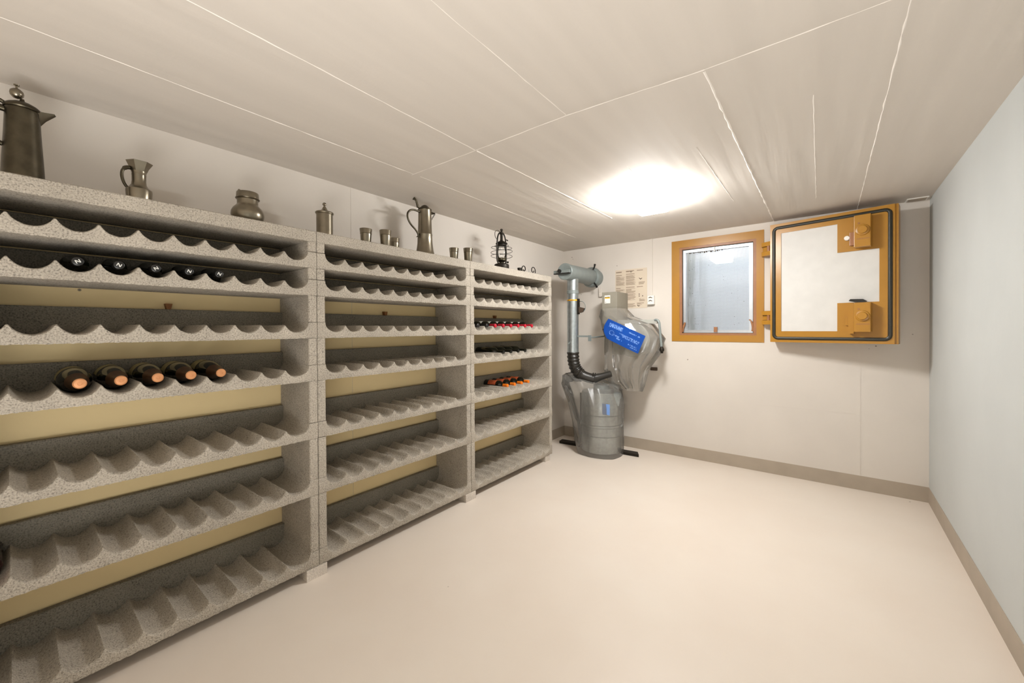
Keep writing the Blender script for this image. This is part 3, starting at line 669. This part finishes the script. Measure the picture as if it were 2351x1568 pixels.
# scrolled iron candle holder
ch = thing('candle_holder', (-0.10, 2.04, ZT), 'small black wrought iron candle holder with scroll ends on the rack top', 'candle holder')
def spiral(cy, cz, r0, r1, turns, d, a0):
    return [(0, cy + d * (r0 + (r1 - r0) * i / 26) * math.cos(a0 + turns * 2 * PI * i / 26), cz + (r0 + (r1 - r0) * i / 26) * math.sin(a0 + turns * 2 * PI * i / 26)) for i in range(27)]
bm = bmesh.new(); tube(bm, bez((0, -0.06, 0.022), (0, -0.03, 0.010), (0, 0.03, 0.012), (0, 0.075, 0.004), 10), 0.0058, 8); part(ch, 'bar', bm, M['iron'])
bm = bmesh.new(); tube(bm, spiral(0.085, 0.048, 0.044, 0.012, 1.25, 1, -PI / 2), 0.0042, 6); part(ch, 'scroll', bm, M['iron'])
bm = bmesh.new(); tube(bm, spiral(-0.065, 0.045, 0.038, 0.012, 1.2, -1, -PI / 2), 0.0048, 6); part(ch, 'scroll', bm, M['iron'])
bm = bmesh.new(); lathe(bm, [(0, 0.0), (0.018, 0.0), (0.020, 0.004), (0.016, 0.02), (0.021, 0.046), (0.019, 0.046), (0, 0.03)], 18, 'z', (0, -0.135, 0)); part(ch, 'candle_cup', bm, M['iron'])
bm = bmesh.new(); tube(bm, [(0, -0.115, 0.024), (0, -0.06, 0.022)], 0.004, 6); part(ch, 'arm', bm, M['iron'])
bm = bmesh.new(); tube(bm, [(0, 0.01, 0.012), (0, 0.012, 0.05)], 0.0014, 5); part(ch, 'spike', bm, M['galv'])

# ------------------------------------------------------------------ ventilation of the shelter
vd = thing('ventilation_duct', (0.063, YB, 1.868), 'galvanised air duct with explosion valve on top and black hose below, beside the rack end', 'air duct')
def vw(name, bm, mat, parent=None, smooth=True):
    for v in bm.verts: v.co -= Vector((0.063, YB, 1.868))
    return new_obj(name, bm, mat, parent or vd, smooth)
VX, VZ = 0.063, 1.868
bm = bmesh.new(); lathe(bm, [(0, 2.448), (0.060, 2.448), (0.064, 2.446), (0.0815, 2.446), (0.0845, 2.449), (0.0845, 2.462), (0.081, 2.466), (0.081, 2.60), (0.086, 2.90), (0.088, 2.98), (0.088, 3.020), (0, 3.020)], 40, 'y', (VX, 0, VZ)); valve = vw('valve_body', bm, M['castgrey'])
bm = bmesh.new(); lathe(bm, [(0, 3.0), (0.094, 3.0), (0.108, 3.012), (0.113, 3.028), (0.113, 3.060), (0.095, 3.063), (0.095, YB - 0.0005), (0, YB - 0.0005)], 40, 'y', (VX, 0, VZ)); fl = vw('flange', bm, M['castgrey'])
for a in (62, -52, 182):
    ca, sa = math.cos(math.radians(a)), math.sin(math.radians(a))
    bm = bmesh.new(); tube(bm, [(VX + 0.088 * ca, 3.0, VZ + 0.088 * sa), (VX + 0.125 * ca, 3.0, VZ + 0.125 * sa), (VX + 0.15 * ca, 2.985, VZ + 0.15 * sa)], [0.009, 0.009, 0.012], 8); vw('wing_bolt', bm, M['black'], fl)
bm = bmesh.new(); box(bm, VX - 0.112, VX + 0.070, 2.418, 2.440, VZ - 0.016, VZ + 0.013, 0.003); bar = vw('cross_bar', bm, M['castgrey'], None, False)
bm = bmesh.new(); box(bm, VX - 0.112, VX + 0.072, 2.416, 2.447, VZ - 0.025, VZ - 0.0165); vw('slot', bm, M['black'], None, False)
bm = bmesh.new(); lathe(bm, [(0, 2.400), (0.018, 2.400), (0.020, 2.404), (0.020, 2.4175), (0, 2.4175)], 18, 'y', (VX - 0.040, 0, VZ + 0.004)); vw('knob', bm, M['black'], bar)
PX, PY = 0.063, 2.612
bm = bmesh.new(); lathe(bm, [(0.058, 1.045), (0.058, VZ - 0.06)], 36, 'z', (PX, PY, 0)); pipe = vw('vertical_pipe', bm, M['galv'])
bm = bmesh.new(); lathe(bm, [(0.0585, 1.652), (0.0615, 1.655), (0.0615, 1.685), (0.0585, 1.688)], 36, 'z', (PX, PY, 0)); vw('pipe_collar', bm, M['castgrey'])
bm = bmesh.new(); lathe(bm, [(0.0582, 1.578), (0.0588, 1.579), (0.0588, 1.592), (0.0582, 1.593)], 36, 'z', (PX, PY, 0)); vw('yellow_band', bm, M['yellow'])
bm = bmesh.new()
for a in (-1.95, -1.5, -1.2):
    for k in range(3):
        aa = a + k * 0.12; p = (PX + 0.0590 * math.cos(aa), PY + 0.0590 * math.sin(aa)); box(bm, p[0] - 0.002, p[0] + 0.002, p[1] - 0.001, p[1] + 0.001, 1.582, 1.589)
vw('band_print', bm, M['black'], None, False)
bm = bmesh.new(); lathe(bm, [(0.0585, 1.046), (0.061, 1.048), (0.061, 1.056), (0.0585, 1.058)], 36, 'z', (PX, PY, 0)); vw('hose_clamp', bm, M['galv'])
# flow gauge
bm = bmesh.new(); lathe(bm, [(0, -0.008), (0.058, -0.008), (0.062, 0.0), (0.058, 0.008), (0, 0.008)], 28, 'y', (PX + 0.085, PY, 1.515)); vw('gauge_disc', bm, M['globe'])
bm = bmesh.new(); tube(bm, [(PX + 0.085 + 0.060 * math.cos(a), PY, 1.515 + 0.060 * math.sin(a)) for a in [math.radians(-80 + 11 * k) for k in range(15)]], 0.0035, 6); vw('gauge_rim', bm, M['castgrey'])
bm = bmesh.new(); prism(bm, [(PX + 0.058, 1.52), (PX + 0.135, 1.50), (PX + 0.12, 1.462), (PX + 0.09, 1.455), (PX + 0.058, 1.455)], PY - 0.010, PY + 0.010, 'y'); vw('gauge_weight', bm, M['ink_dark'])
bm = bmesh.new(); box(bm, PX + 0.052, PX + 0.074, PY - 0.014, PY + 0.014, 1.44, 1.60, 0.003); vw('gauge_mount', bm, M['iron'])
# wall bracket of the pipe
bm = bmesh.new(); box(bm, PX + 0.05, PX + 0.19, PY - 0.004, PY + 0.004, 1.205, 1.222); box(bm, PX + 0.183, PX + 0.20, PY - 0.02, PY + 0.02, 1.165, 1.225); tube(bm, [(PX + 0.19, PY, 1.20), (PX + 0.16, YB - 0.004, 1.21)], 0.008, 6); vw('bracket', bm, M['castgrey'], None, False)
bm = bmesh.new(); prism(bm, [(PX - 0.035, 1.125), (PX - 0.012, 1.130), (PX + 0.022, 1.175), (PX - 0.004, 1.160)], PY - 0.0615, PY - 0.0585, 'y'); vw('arrow_mark', bm, M['castgrey'])
# corrugated hose
path = bez((PX, PY, 1.05), (PX, PY, 0.90), (PX + 0.02, PY + 0.01, 0.80), (PX + 0.20, PY + 0.08, 0.775), 60)
rad = [0.060 + 0.0045 * math.sin(i * 1.15) if i < 44 else 0.052 for i in range(61)]
bm = bmesh.new(); tube(bm, path, rad, 24); vw('hose', bm, M['hose'])
bm = bmesh.new(); tube(bm, [(PX + 0.19, PY + 0.075, 0.776), (PX + 0.26, PY + 0.11, 0.800), (PX + 0.36, PY + 0.14, 0.835)], [0.05, 0.036, 0.030], 16); vw('hose_branch', bm, M['hose'])
for k in range(2):
    bm = bmesh.new(); tube(bm, [(PX + 0.215 + 0.022 * k, PY + 0.03, 0.815), (PX + 0.217 + 0.022 * k, PY + 0.025, 0.845)], 0.0055, 6); vw('clamp_screw', bm, M['black'])

fn = thing('ventilation_fan', (0.40, YB, 1.30), 'grey wall mounted crank fan with control box above, half wrapped in plastic film', 'fan')
def fw(name, bm, mat, parent=None, smooth=False):
    for v in bm.verts: v.co -= Vector((0.40, YB, 1.30))
    return new_obj(name, bm, mat, parent or fn, smooth)
cb = fw('control_box', box(bmesh.new(), 0.279, 0.445, 2.85, YB - 0.004, 1.29, 1.672, 0.003), M['boxgrey'])
lb = fw('label_plate', box(bmesh.new(), 0.309, 0.371, 2.8485, 2.8499, 1.555, 1.638), M['white'], cb)
bm = bmesh.new(); box(bm, 0.312, 0.368, 2.8475, 2.8484, 1.605, 1.616); fw('label_band', bm, M['yellow'], cb)
bm = bmesh.new(); box(bm, 0.314, 0.331, 2.8472, 2.8484, 1.6165, 1.6225); box(bm, 0.336, 0.366, 2.8472, 2.8484, 1.6165, 1.6225); box(bm, 0.314, 0.326, 2.8475, 2.8484, 1.566, 1.569); box(bm, 0.314, 0.322, 2.8475, 2.8484, 1.561, 1.563); tag(fw('label_print', bm, M['black'], cb), kind='stuff')
bm = bmesh.new(); lathe(bm, [(0, 2.86), (0.165, 2.86), (0.172, 2.867), (0.172, 3.02), (0.165, 3.03), (0, 3.03)], 36, 'y', (0.60, 0, 1.175)); fw('fan_housing', bm, M['fangrey'], None, True)
bm = bmesh.new(); lathe(bm, [(0, 3.029), (0.07, 3.029), (0.07, YB - 0.0006), (0, YB - 0.0006)], 24, 'y', (0.60, 0, 1.175)); fw('mount', bm, M['boxgrey'], None, True)
bm = bmesh.new(); lathe(bm, [(0, 2.80), (0.06, 2.80), (0.075, 2.82), (0.075, 2.861), (0, 2.861)], 28, 'y', (0.60, 0, 1.175)); fw('air_inlet', bm, M['boxgrey'], None, True)
bm = bmesh.new(); box(bm, 0.38, 0.60, 2.90, 3.02, 1.02, 1.2, 0.004); fw('outlet_duct', bm, M['fangrey'])
bm = bmesh.new(); box(bm, 0.44, 0.845, 2.855, 2.90, 1.338, 1.378, 0.004); fw('crossbar', bm, M['fangrey'])
bm = bmesh.new(); tube(bm, [(0.825, 2.86, 1.372)] + bez((0.835, 2.855, 1.374), (0.872, 2.85, 1.372), (0.872, 2.845, 1.34), (0.876, 2.845, 1.29), 8) + [(0.893, 2.845, 1.11)], 0.0115, 10); ck = fw('crank', bm, M['castgrey'], None, True)
bm = bmesh.new(); lathe(bm, [(0, 1.052), (0.011, 1.052), (0.013, 1.060), (0.013, 1.068), (0.021, 1.074), (0.022, 1.092), (0.015, 1.106), (0.012, 1.118), (0, 1.118)], 14, 'z', (0.895, 2.845, 0)); fw('crank_grip', bm, M['iron'], ck, True)

fd = thing('gas_filter_drum', (0.285, 2.815, 0.0), 'grey steel filter drum with raised bands on the floor under the fan', 'drum')
bm = bmesh.new(); lathe(bm, [(0, 0.028), (0.195, 0.028), (0.205, 0.034), (0.205, 0.195), (0.2, 0.2), (0.205, 0.205), (0.205, 0.285), (0.214, 0.288), (0.218, 0.300), (0.214, 0.312), (0.205, 0.316), (0.205, 0.405), (0.201, 0.410), (0.205, 0.415), (0.205, 0.62), (0.196, 0.640), (0.150, 0.655), (0, 0.66)], 48); part(fd, 'drum', bm, M['galv'])
bm = bmesh.new(); lathe(bm, [(0, 0.658), (0.075, 0.658), (0.08, 0.665), (0.08, 0.70), (0.06, 0.715), (0, 0.716)], 28); part(fd, 'inlet_collar', bm, M['castgrey'])
bm = bmesh.new(); tube(bm, [(-0.232, -0.02, 0.05), (-0.232, -0.02, 0.60)], 0.008, 8); part(fd, 'tie_rod', bm, M['iron'])
bm = bmesh.new(); box(bm, 0.10, 0.178, -0.196, -0.1925, 0.44, 0.545); part(fd, 'sticker', bm, M['blue_text'], False)
bm = bmesh.new(); prism(bm, [(-0.51, -0.005), (0.375, 0.055), (0.335, 0.135), (-0.52, 0.075)], 0.0003, 0.0275, 'z'); part(fd, 'floor_rail', bm, M['iron'], False)

# loose plastic film: lofted, folded shells
def film(name, rings, loc, label, seed, n=72, fold=0.018):
    r = random.Random(seed); ph = [[r.uniform(0, 6.28) for _ in range(6)] for _ in rings]
    base = [r.uniform(0, 6.28) for _ in range(6)]; fr = [3, 5, 8, 13, 19, 27]; am = [1, .9, .8, .55, .35, .22]
    bm = bmesh.new(); R = []
    # interpolate rings smoothly
    m = 46; K = len(rings)
    for i in range(m + 1):
        t = i / m * (K - 1); a = min(int(t), K - 2); f = t - a; f = f * f * (3 - 2 * f)
        A, B = rings[a], rings[a + 1]; q = [A[k] + (B[k] - A[k]) * f for k in range(6)]
        row = []
        for k in range(n):
            th = 2 * PI * k / n; w = 0
            for h in range(6): w += am[h] * math.sin(fr[h] * th + base[h] + 0.9 * math.sin(i * 0.13 + h) + i * 0.03 * (h - 2))
            w *= q[5] * fold / 0.018 * 0.0095
            sq = 1 / max(abs(math.cos(th)) ** 3 + abs(math.sin(th)) ** 3, 1e-6) ** (1 / 3)
            rr = 0.5 * 1 + 0.5 * sq
            z = q[4] + 0.012 * q[5] * math.sin(2 * th + base[1]) * (0 if i == m else 1)
            row.append(bm.verts.new((q[0] + (q[2] * rr + w) * math.cos(th), q[1] + (q[3] * rr + w) * math.sin(th), max(z, 0.001))))
        R.append(row)
    for a, b in zip(R, R[1:]):
        for k in range(n): j2 = (k + 1) % n; bm.faces.new((a[k], a[j2], b[j2], b[k]))
    t = thing(name, loc, label, 'plastic cover', 'plastic covers on the ventilation unit')
    for v in bm.verts: v.co -= Vector(loc)
    bmesh.ops.recalc_face_normals(bm, faces=bm.faces[:])
    new_obj('film', bm, M['film'], t, True); return t
up = film('plastic_cover', [(0.365, 2.95, 0.125, 0.14, 1.50, 0.2), (0.40, 2.93, 0.17, 0.17, 1.42, 0.5), (0.52, 2.93, 0.27, 0.175, 1.34, 0.7), (0.60, 2.93, 0.30, 0.178, 1.20, 0.9), (0.58, 2.93, 0.27, 0.178, 1.05, 1.2), (0.52, 2.93, 0.20, 0.17, 0.88, 1.6), (0.53, 2.93, 0.15, 0.14, 0.74, 1.6), (0.57, 2.93, 0.09, 0.09, 0.66, 1.2)],
          (0.55, 2.93, 0.66), 'upper clear plastic cover with blue printed label hung over the crank fan', 5)
lo = film('plastic_cover', [(-0.05, 2.72, 0.02, 0.04, 0.815, 0.2), (0.03, 2.745, 0.145, 0.15, 0.79, 0.5), (0.165, 2.78, 0.305, 0.235, 0.70, 0.9), (0.225, 2.80, 0.285, 0.24, 0.50, 0.8), (0.255, 2.80, 0.255, 0.24, 0.30, 0.7), (0.27, 2.80, 0.245, 0.25, 0.12, 0.6), (0.275, 2.805, 0.235, 0.235, 0.03, 0.5), (0.28, 2.80, 0.23, 0.228, 0.002, 0.3)],
          (0.25, 2.80, 0.0), 'lower clear plastic cover standing on the floor round the filter drum', 11)
# blue printed label on the upper cover
LC = [Vector((0.411, 0, 1.391)), Vector((0.787, 0, 1.219)), Vector((0.711, 0, 1.048)), Vector((0.392, 0, 1.190))]
LO = Vector((0.55, 2.93, 0.66))
def lat(u, v, off=0.0):
    p = LC[0] * (1 - u) * (1 - v) + LC[1] * u * (1 - v) + LC[2] * u * v + LC[3] * (1 - u) * v
    if u < 0.15: p.x -= 0.045 * math.sin(PI * v) * (1 - u / 0.15)
    p.y = 2.711 + 0.005 * math.sin(5 * u + 2 * v) + 0.03 * max(0, 0.12 - u) - off; return p - LO
def lsheet(bm, u0, u1, v0, v1, off, nu=1, nv=1, th=0.0006):
    g = [[(bm.verts.new(lat(u0 + (u1 - u0) * i / nu, v0 + (v1 - v0) * k / nv, off)), bm.verts.new(lat(u0 + (u1 - u0) * i / nu, v0 + (v1 - v0) * k / nv, off - th))) for k in range(nv + 1)] for i in range(nu + 1)]
    for i in range(nu):
        for k in range(nv):
            bm.faces.new([g[i][k][0], g[i + 1][k][0], g[i + 1][k + 1][0], g[i][k + 1][0]]); bm.faces.new([g[i][k][1], g[i][k + 1][1], g[i + 1][k + 1][1], g[i + 1][k][1]])
bm = bmesh.new(); lsheet(bm, 0, 1, 0, 1, 0.0, 16, 8); bl = new_obj('printed_label', bm, M['blue'], up)
bm = bmesh.new(); r = random.Random(4)
def words(u0, u1, v, h, dens=0.75):
    u = u0
    while u < u1:
        w = r.uniform(0.012, 0.026)
        if r.random() < dens:
            lsheet(bm, u, u + w * 0.35, v, v + h, 0.0012); lsheet(bm, u + w * 0.3, u + w * 0.85, v + (0 if r.random() < .5 else h * 0.7), v + h * (0.3 if r.random() < .5 else 1.0) + 0.004, 0.0012)
        u += w
words(0.08, 0.42, 0.13, 0.20, 0.95); words(0.10, 0.36, 0.62, 0.08); words(0.30, 0.46, 0.72, 0.07)
for k in range(3): words(0.36 + 0.04 * k, 0.92, 0.42 + 0.055 * k, 0.045, 0.8)
words(0.60, 0.90, 0.16, 0.06); words(0.66, 0.92, 0.74, 0.06); words(0.74, 0.92, 0.84, 0.05)
for k in range(12):
    a = k / 12 * 2 * PI; cu_, cv_ = 0.15, 0.60; lsheet(bm, cu_ + 0.05 * math.cos(a) - .006, cu_ + 0.05 * math.cos(a) + .006, cv_ + 0.11 * math.sin(a) - .014, cv_ + 0.11 * math.sin(a) + .014, 0.0012)
tag(new_obj('label_print', bm, M['blue_text'], bl), kind='stuff')

# ------------------------------------------------------------------ things on the back wall
pw = thing('instruction_poster', (0.478, YB, 1.72), 'beige paper poster with printed instructions in three columns, on the wall above the fan', 'poster')
def pc(name, bm, mat, parent=None):
    for v in bm.verts: v.co -= Vector((0.478, YB, 1.72))
    return new_obj(name, bm, mat, parent or pw)
pc('paper_sheet', box(bmesh.new(), 0.303, 0.654, YB - 0.0022, YB - 0.0006, 1.508, 1.934), M['paper'])
bm = bmesh.new(); bk = bmesh.new(); r = random.Random(2)
def lines(x0, x1, z0, z1, step=0.0062):
    z = z0
    while z > z1:
        box(bm, x0, x1 - (r.uniform(0, 0.02) if r.random() < .7 else r.uniform(0.02, 0.06)), YB - 0.0026, YB - 0.0023, z - step * 0.62, z); z -= step
def head(x0, x1, z, h=0.008): box(bm, x0, x1, YB - 0.0027, YB - 0.0023, z - h, z)
c1, c2, c3 = (0.312, 0.412), (0.425, 0.535), (0.545, 0.645)
head(c1[0], 0.378, 1.915); head(c1[0], 0.375, 1.908, .006); head(c1[0], 0.378, 1.878)
lines(*c1, 1.860, 1.825); lines(*c1, 1.820, 1.797); lines(*c1, 1.792, 1.764); head(c1[0], 0.362, 1.736); lines(*c1, 1.718, 1.53)
head(c2[0], 0.515, 1.918); head(c2[0], 0.50, 1.910, .006); head(c2[0], 0.52, 1.885); lines(*c2, 1.866, 1.830); lines(*c2, 1.825, 1.802); lines(*c2, 1.797, 1.765)
head(c2[0], 0.52, 1.742); lines(*c2, 1.722, 1.676); lines(*c2, 1.668, 1.64); lines(*c2, 1.634, 1.60); lines(*c2, 1.562, 1.524)
head(c3[0], 0.61, 1.917); head(c3[0], 0.61, 1.742); lines(0.565, 0.635, 1.79, 1.765); lines(0.57, 0.635, 1.61, 1.58); head(c3[0], 0.62, 1.566, .007); lines(c3[0], 0.62, 1.556, 1.548)
pc('printed_text', bm, M['ink'])
prism(bk, [(0.566, 1.829), (0.585, 1.812), (0.604, 1.826), (0.600, 1.830), (0.585, 1.822), (0.570, 1.833)], YB - 0.0027, YB - 0.0023, 'y')
prism(bk, [(0.547, 1.540), (0.560, 1.526), (0.580, 1.532), (0.578, 1.537), (0.562, 1.535), (0.552, 1.544)], YB - 0.0027, YB - 0.0023, 'y')
for x, z in ((0.566, 1.652), (0.566, 1.632), (0.602, 1.632), (0.476, 1.897)): box(bk, x, x + 0.009, YB - 0.0027, YB - 0.0023, z, z + 0.011)
pc('printed_picture', bk, M['ink_dark'])

oc = thing('wall_socket', (0.705, YB, 1.585), 'white surface mounted double socket beside the poster with a thin conduit above', 'socket')
def ow(name, bm, mat, parent=None, smooth=False):
    for v in bm.verts: v.co -= Vector((0.705, YB, 1.585))
    return new_obj(name, bm, mat, parent or oc, smooth)
ow('housing', box(bmesh.new(), 0.672, 0.738, YB - 0.045, YB - 0.0005, 1.540, 1.632, 0.004), M['white'])
for z in (1.607, 1.573):
    bm = bmesh.new(); prism(bm, [(0.684, z + .004), (0.700, z + .013), (0.722, z + .004), (0.722, z - .002), (0.700, z + .004), (0.684, z - .002)], YB - 0.0475, YB - 0.0455, 'y'); ow('socket_opening', bm, M['ink_dark'])
bm = bmesh.new(); box(bm, 0.696, 0.713, YB - 0.012, YB - 0.0005, 1.633, ZC - 0.0005); ow('conduit', bm, M['wall'])

tag(mkbox('hole_shade', (0.694, 0.761, YB - 0.03, YB - 0.0005, 0.852, 0.885), M['ink_dark'], None, 0.003), 'small dark block drawn as a shadowed hole in the back wall below the crank', 'hole shade')  # dark block stands in for the shade inside a wall hole
bm = bmesh.new(); box(bm, 0.118, 0.126, YB - 0.03, YB - 0.0005, 1.660, 1.755); box(bm, 0.118, 0.160, YB - 0.03, YB - 0.0005, 1.652, 1.660)
tag(new_obj('wall_bracket', bm, M['wall']), 'small white painted angle bracket on the wall just below the valve flange', 'bracket')
vt = thing('ceiling_vent', (2.645, 3.085, ZC), 'small flat vent plate on the ceiling in the corner right of the shutter', 'vent')
for nm, a, mt in (('plate', (-0.060, 0.052, -0.045, 0.045, -0.006, -0.0004), 'white'), ('grille', (-0.052, 0.044, -0.037, 0.037, -0.0085, -0.0062), 'base')):
    new_obj(nm, box(bmesh.new(), *a, 0.0), M[mt], vt)

# ------------------------------------------------------------------ ceiling light
cl = thing('ceiling_light', (1.115, 1.79, ZC), 'lit rectangular bulkhead light on the ceiling', 'ceiling light')
new_obj('base_plate', box(bmesh.new(), -0.085, 0.09, -0.15, 0.15, -0.018, -0.0005, 0.004), M['white'], cl)
bm = bmesh.new(); r0 = box(bm, -0.105, 0.108, -0.17, 0.175, -0.088, -0.0185, 0.018)
for v in bm.verts:
    if v.co.z < -0.05: v.co.x = 0.0 + (v.co.x) * 0.95
new_obj('diffuser', bm, M['lamp'], cl, True)
